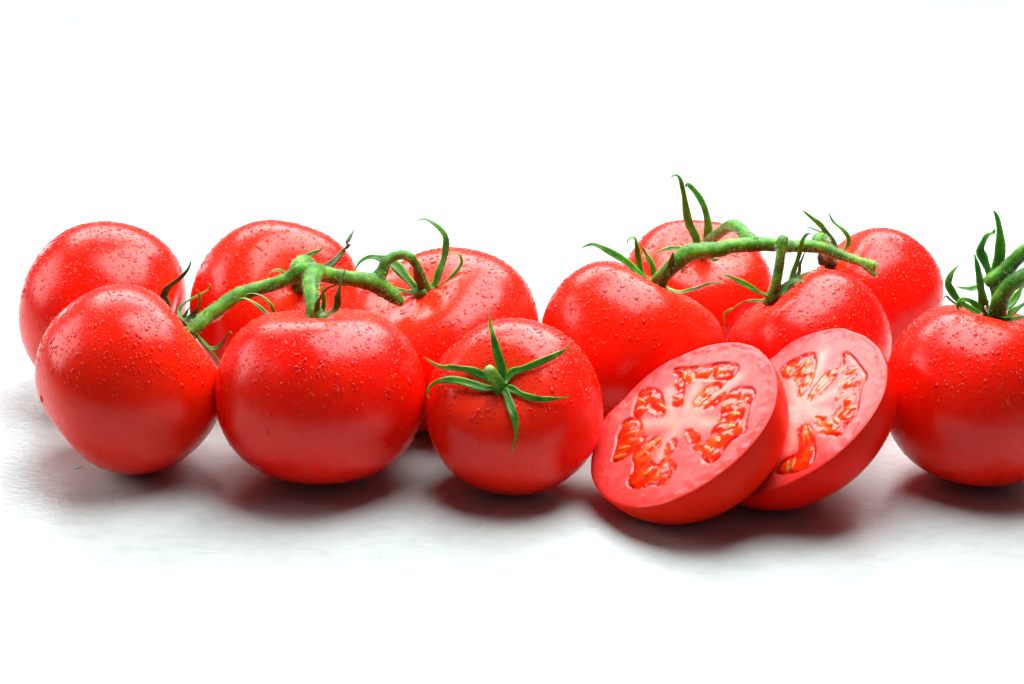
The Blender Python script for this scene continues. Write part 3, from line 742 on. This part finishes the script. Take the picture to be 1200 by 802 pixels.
H2 = ([10.01, -7.14, 3.3], [-.588, -.194, .785], 3.94, 2.84)
H1 = ([6.1, -8.41, 3.4], [-.561, -.248, .79], 3.76, 3.17)
make_half('front tomato half, its whole cut face with seeds in view, leaning on the rear half', *H1,
    [(-29, 590), (-15, 488), (22, 372), (120, 270), (250, 150), (400, 75), (550, 38), (650, 50), (720, 100), (760, 170), (768, 250), (745, 350), (690, 440), (610, 530), (500, 620), (380, 690), (260, 735), (150, 745), (55, 718), (4, 678)],
    [[(318, 152), (400, 152), (470, 142), (540, 130), (602, 140), (585, 180), (555, 205), (515, 200), (470, 205), (440, 195), (410, 205), (385, 215), (360, 210), (350, 180)],
     [(338, 185), (372, 195), (370, 260), (365, 310), (345, 332), (316, 330), (326, 250)],
     [(555, 202), (520, 240), (470, 285), (430, 315), (412, 305), (425, 275), (460, 240), (505, 210)],
     [(560, 248), (540, 285), (490, 325), (452, 338), (452, 318), (490, 290), (530, 258)],
     [(560, 262), (600, 235), (650, 235), (672, 262), (648, 290), (640, 340), (625, 390), (632, 425), (590, 440), (545, 480), (520, 530), (480, 555), (452, 540), (450, 500), (470, 470), (495, 440), (490, 415), (530, 385), (520, 352), (545, 318)],
     [(375, 412), (400, 408), (430, 430), (448, 460), (440, 505), (415, 512), (388, 470), (372, 432)],
     [(330, 443), (345, 462), (330, 500), (300, 535), (284, 520), (296, 470)],
     [(252, 443), (270, 458), (258, 490), (222, 515), (203, 505), (220, 462)],
     [(200, 440), (220, 446), (190, 485), (165, 492), (160, 475)],
     [(125, 640), (165, 570), (150, 525), (172, 495), (212, 525), (230, 560), (262, 572), (290, 535), (318, 560), (332, 580), (300, 622), (285, 652), (240, 640), (210, 652), (165, 664)],
     [(58, 555), (85, 480), (90, 420), (120, 372), (170, 365), (186, 400), (190, 440), (162, 490), (120, 530)],
     [(150, 352), (165, 290), (190, 245), (230, 240), (268, 260), (285, 310), (290, 345), (268, 362), (242, 340), (208, 330), (192, 345), (172, 362)]],
    [(400, 190), (432, 178), (372, 182), (470, 172), (520, 165), (552, 160), (582, 345), (560, 310), (600, 300), (620, 270), (560, 400), (600, 410), (510, 460), (482, 510), (465, 490), (540, 440), (218, 590), (190, 600), (258, 600), (235, 622), (150, 425), (140, 460), (115, 490), (135, 395), (100, 525), (225, 280), (190, 290), (185, 465)],
    (365, 370), [((365, 370), (425, 215)), ((365, 370), (205, 385)), ((345, 390), (258, 565)), ((365, 370), (515, 395)), ((420, 330), (600, 190)), ((330, 380), (305, 250))], 3.643, (700, 390), clip=(H2[0], H2[1], H2[2]))
make_half('rear tomato half, partly hidden by the front half and leaning beside the right tomato', *H2,
    [(45, 165), (140, 90), (220, 60), (300, 45), (380, 65), (440, 100), (480, 150), (500, 220), (490, 300), (450, 380), (390, 460), (320, 530), (240, 590), (150, 640), (40, 690)],
    [[(75, 215), (120, 180), (200, 145), (216, 165), (215, 220), (190, 280), (165, 315), (148, 310), (155, 265), (130, 240), (100, 245)],
     [(300, 205), (300, 235), (255, 285), (210, 330), (188, 325), (205, 290), (250, 235)],
     [(330, 140), (362, 165), (387, 200), (420, 240), (395, 270), (385, 320), (376, 390), (330, 430), (315, 470), (290, 460), (240, 465), (208, 410), (225, 395), (280, 402), (312, 370), (305, 312), (322, 270), (310, 230), (325, 190)],
     [(150, 450), (170, 428), (195, 440), (210, 490), (215, 560), (180, 600), (100, 617), (58, 612), (100, 560), (160, 540), (165, 490)],
     [(-60, 300), (-20, 260), (30, 290), (60, 350), (40, 420), (-10, 430), (-60, 380)],
     [(-90, 470), (-30, 460), (30, 480), (40, 540), (-10, 600), (-70, 580)]],
    [(170, 220), (150, 195), (185, 190), (180, 260), (110, 215), (320, 310), (345, 330), (330, 250), (360, 215), (350, 270), (300, 410), (330, 390), (265, 420), (290, 440), (355, 360), (175, 560), (130, 580), (190, 530), (110, 590), (180, 470), (10, 340), (0, 520), (20, 390)],
    (165, 360), [((165, 360), (135, 245)), ((165, 360), (310, 290)), ((165, 360), (290, 400)), ((150, 380), (125, 520)), ((175, 330), (250, 150)), ((165, 360), (60, 380))], 3.341, (890, 370))

# ------------------------------------------------------------------ water on the table
def table_drop(px, py, r, label):
    p = atz(px, py, 0.0)
    V, F = drops_mesh([p], [np.array([0, 0, 1.])], [r], [1.15])
    o = mesh_obj('water_drop', V, F, M_WATER, None, origin=p)
    o['label'] = label; o['category'] = 'water drop'; o['group'] = 'water drops on the tabletop'
table_drop(90, 548, .16, 'clear water drop on the table below the leftmost front tomato, the largest there')
table_drop(661, 571, .10, 'small clear water drop on the table between the loose tomato and the front half')
table_drop(73, 567, .10, 'small clear water drop on the table at the far left, left of the shadow')
Ps, Rs = [], []
for _ in range(420):
    x = rng.uniform(-24, 24); y = rng.uniform(-15, -3)
    if mnoise.noise(Vector((x * .25, y * .25, 3))) + rng.uniform(-.5, .5) < .0: continue
    p = np.array([x, y, 0.])
    Ps.append(p); Rs.append(float(np.clip(np.exp(rng.normal(math.log(.020), .4)), .010, .05)))
V, F = drops_mesh(Ps, [np.array([0, 0, 1.])] * len(Ps), Rs, [1.2] * len(Ps))
o = mesh_obj('water_specks', V, F, M_WATER, None, origin=(0, -10, 0)); o['kind'] = 'stuff'
o['label'] = 'scattered tiny water specks on the white tabletop'
# the single bead hanging on the left side of the front left tomato
P = surf_hit('T2', 48.5, 467, 0.0); T = TOM['T2']
V, F = drops_mesh([P], [nrm(P - T['C'])], [.15], [1.2])
bead_normals(mesh_obj('water_bead', V, F, M_BEAD, T['root']), [nrm(P - T['C'])])

for o in bpy.data.objects:
    if '_o' in o: del o['_o']
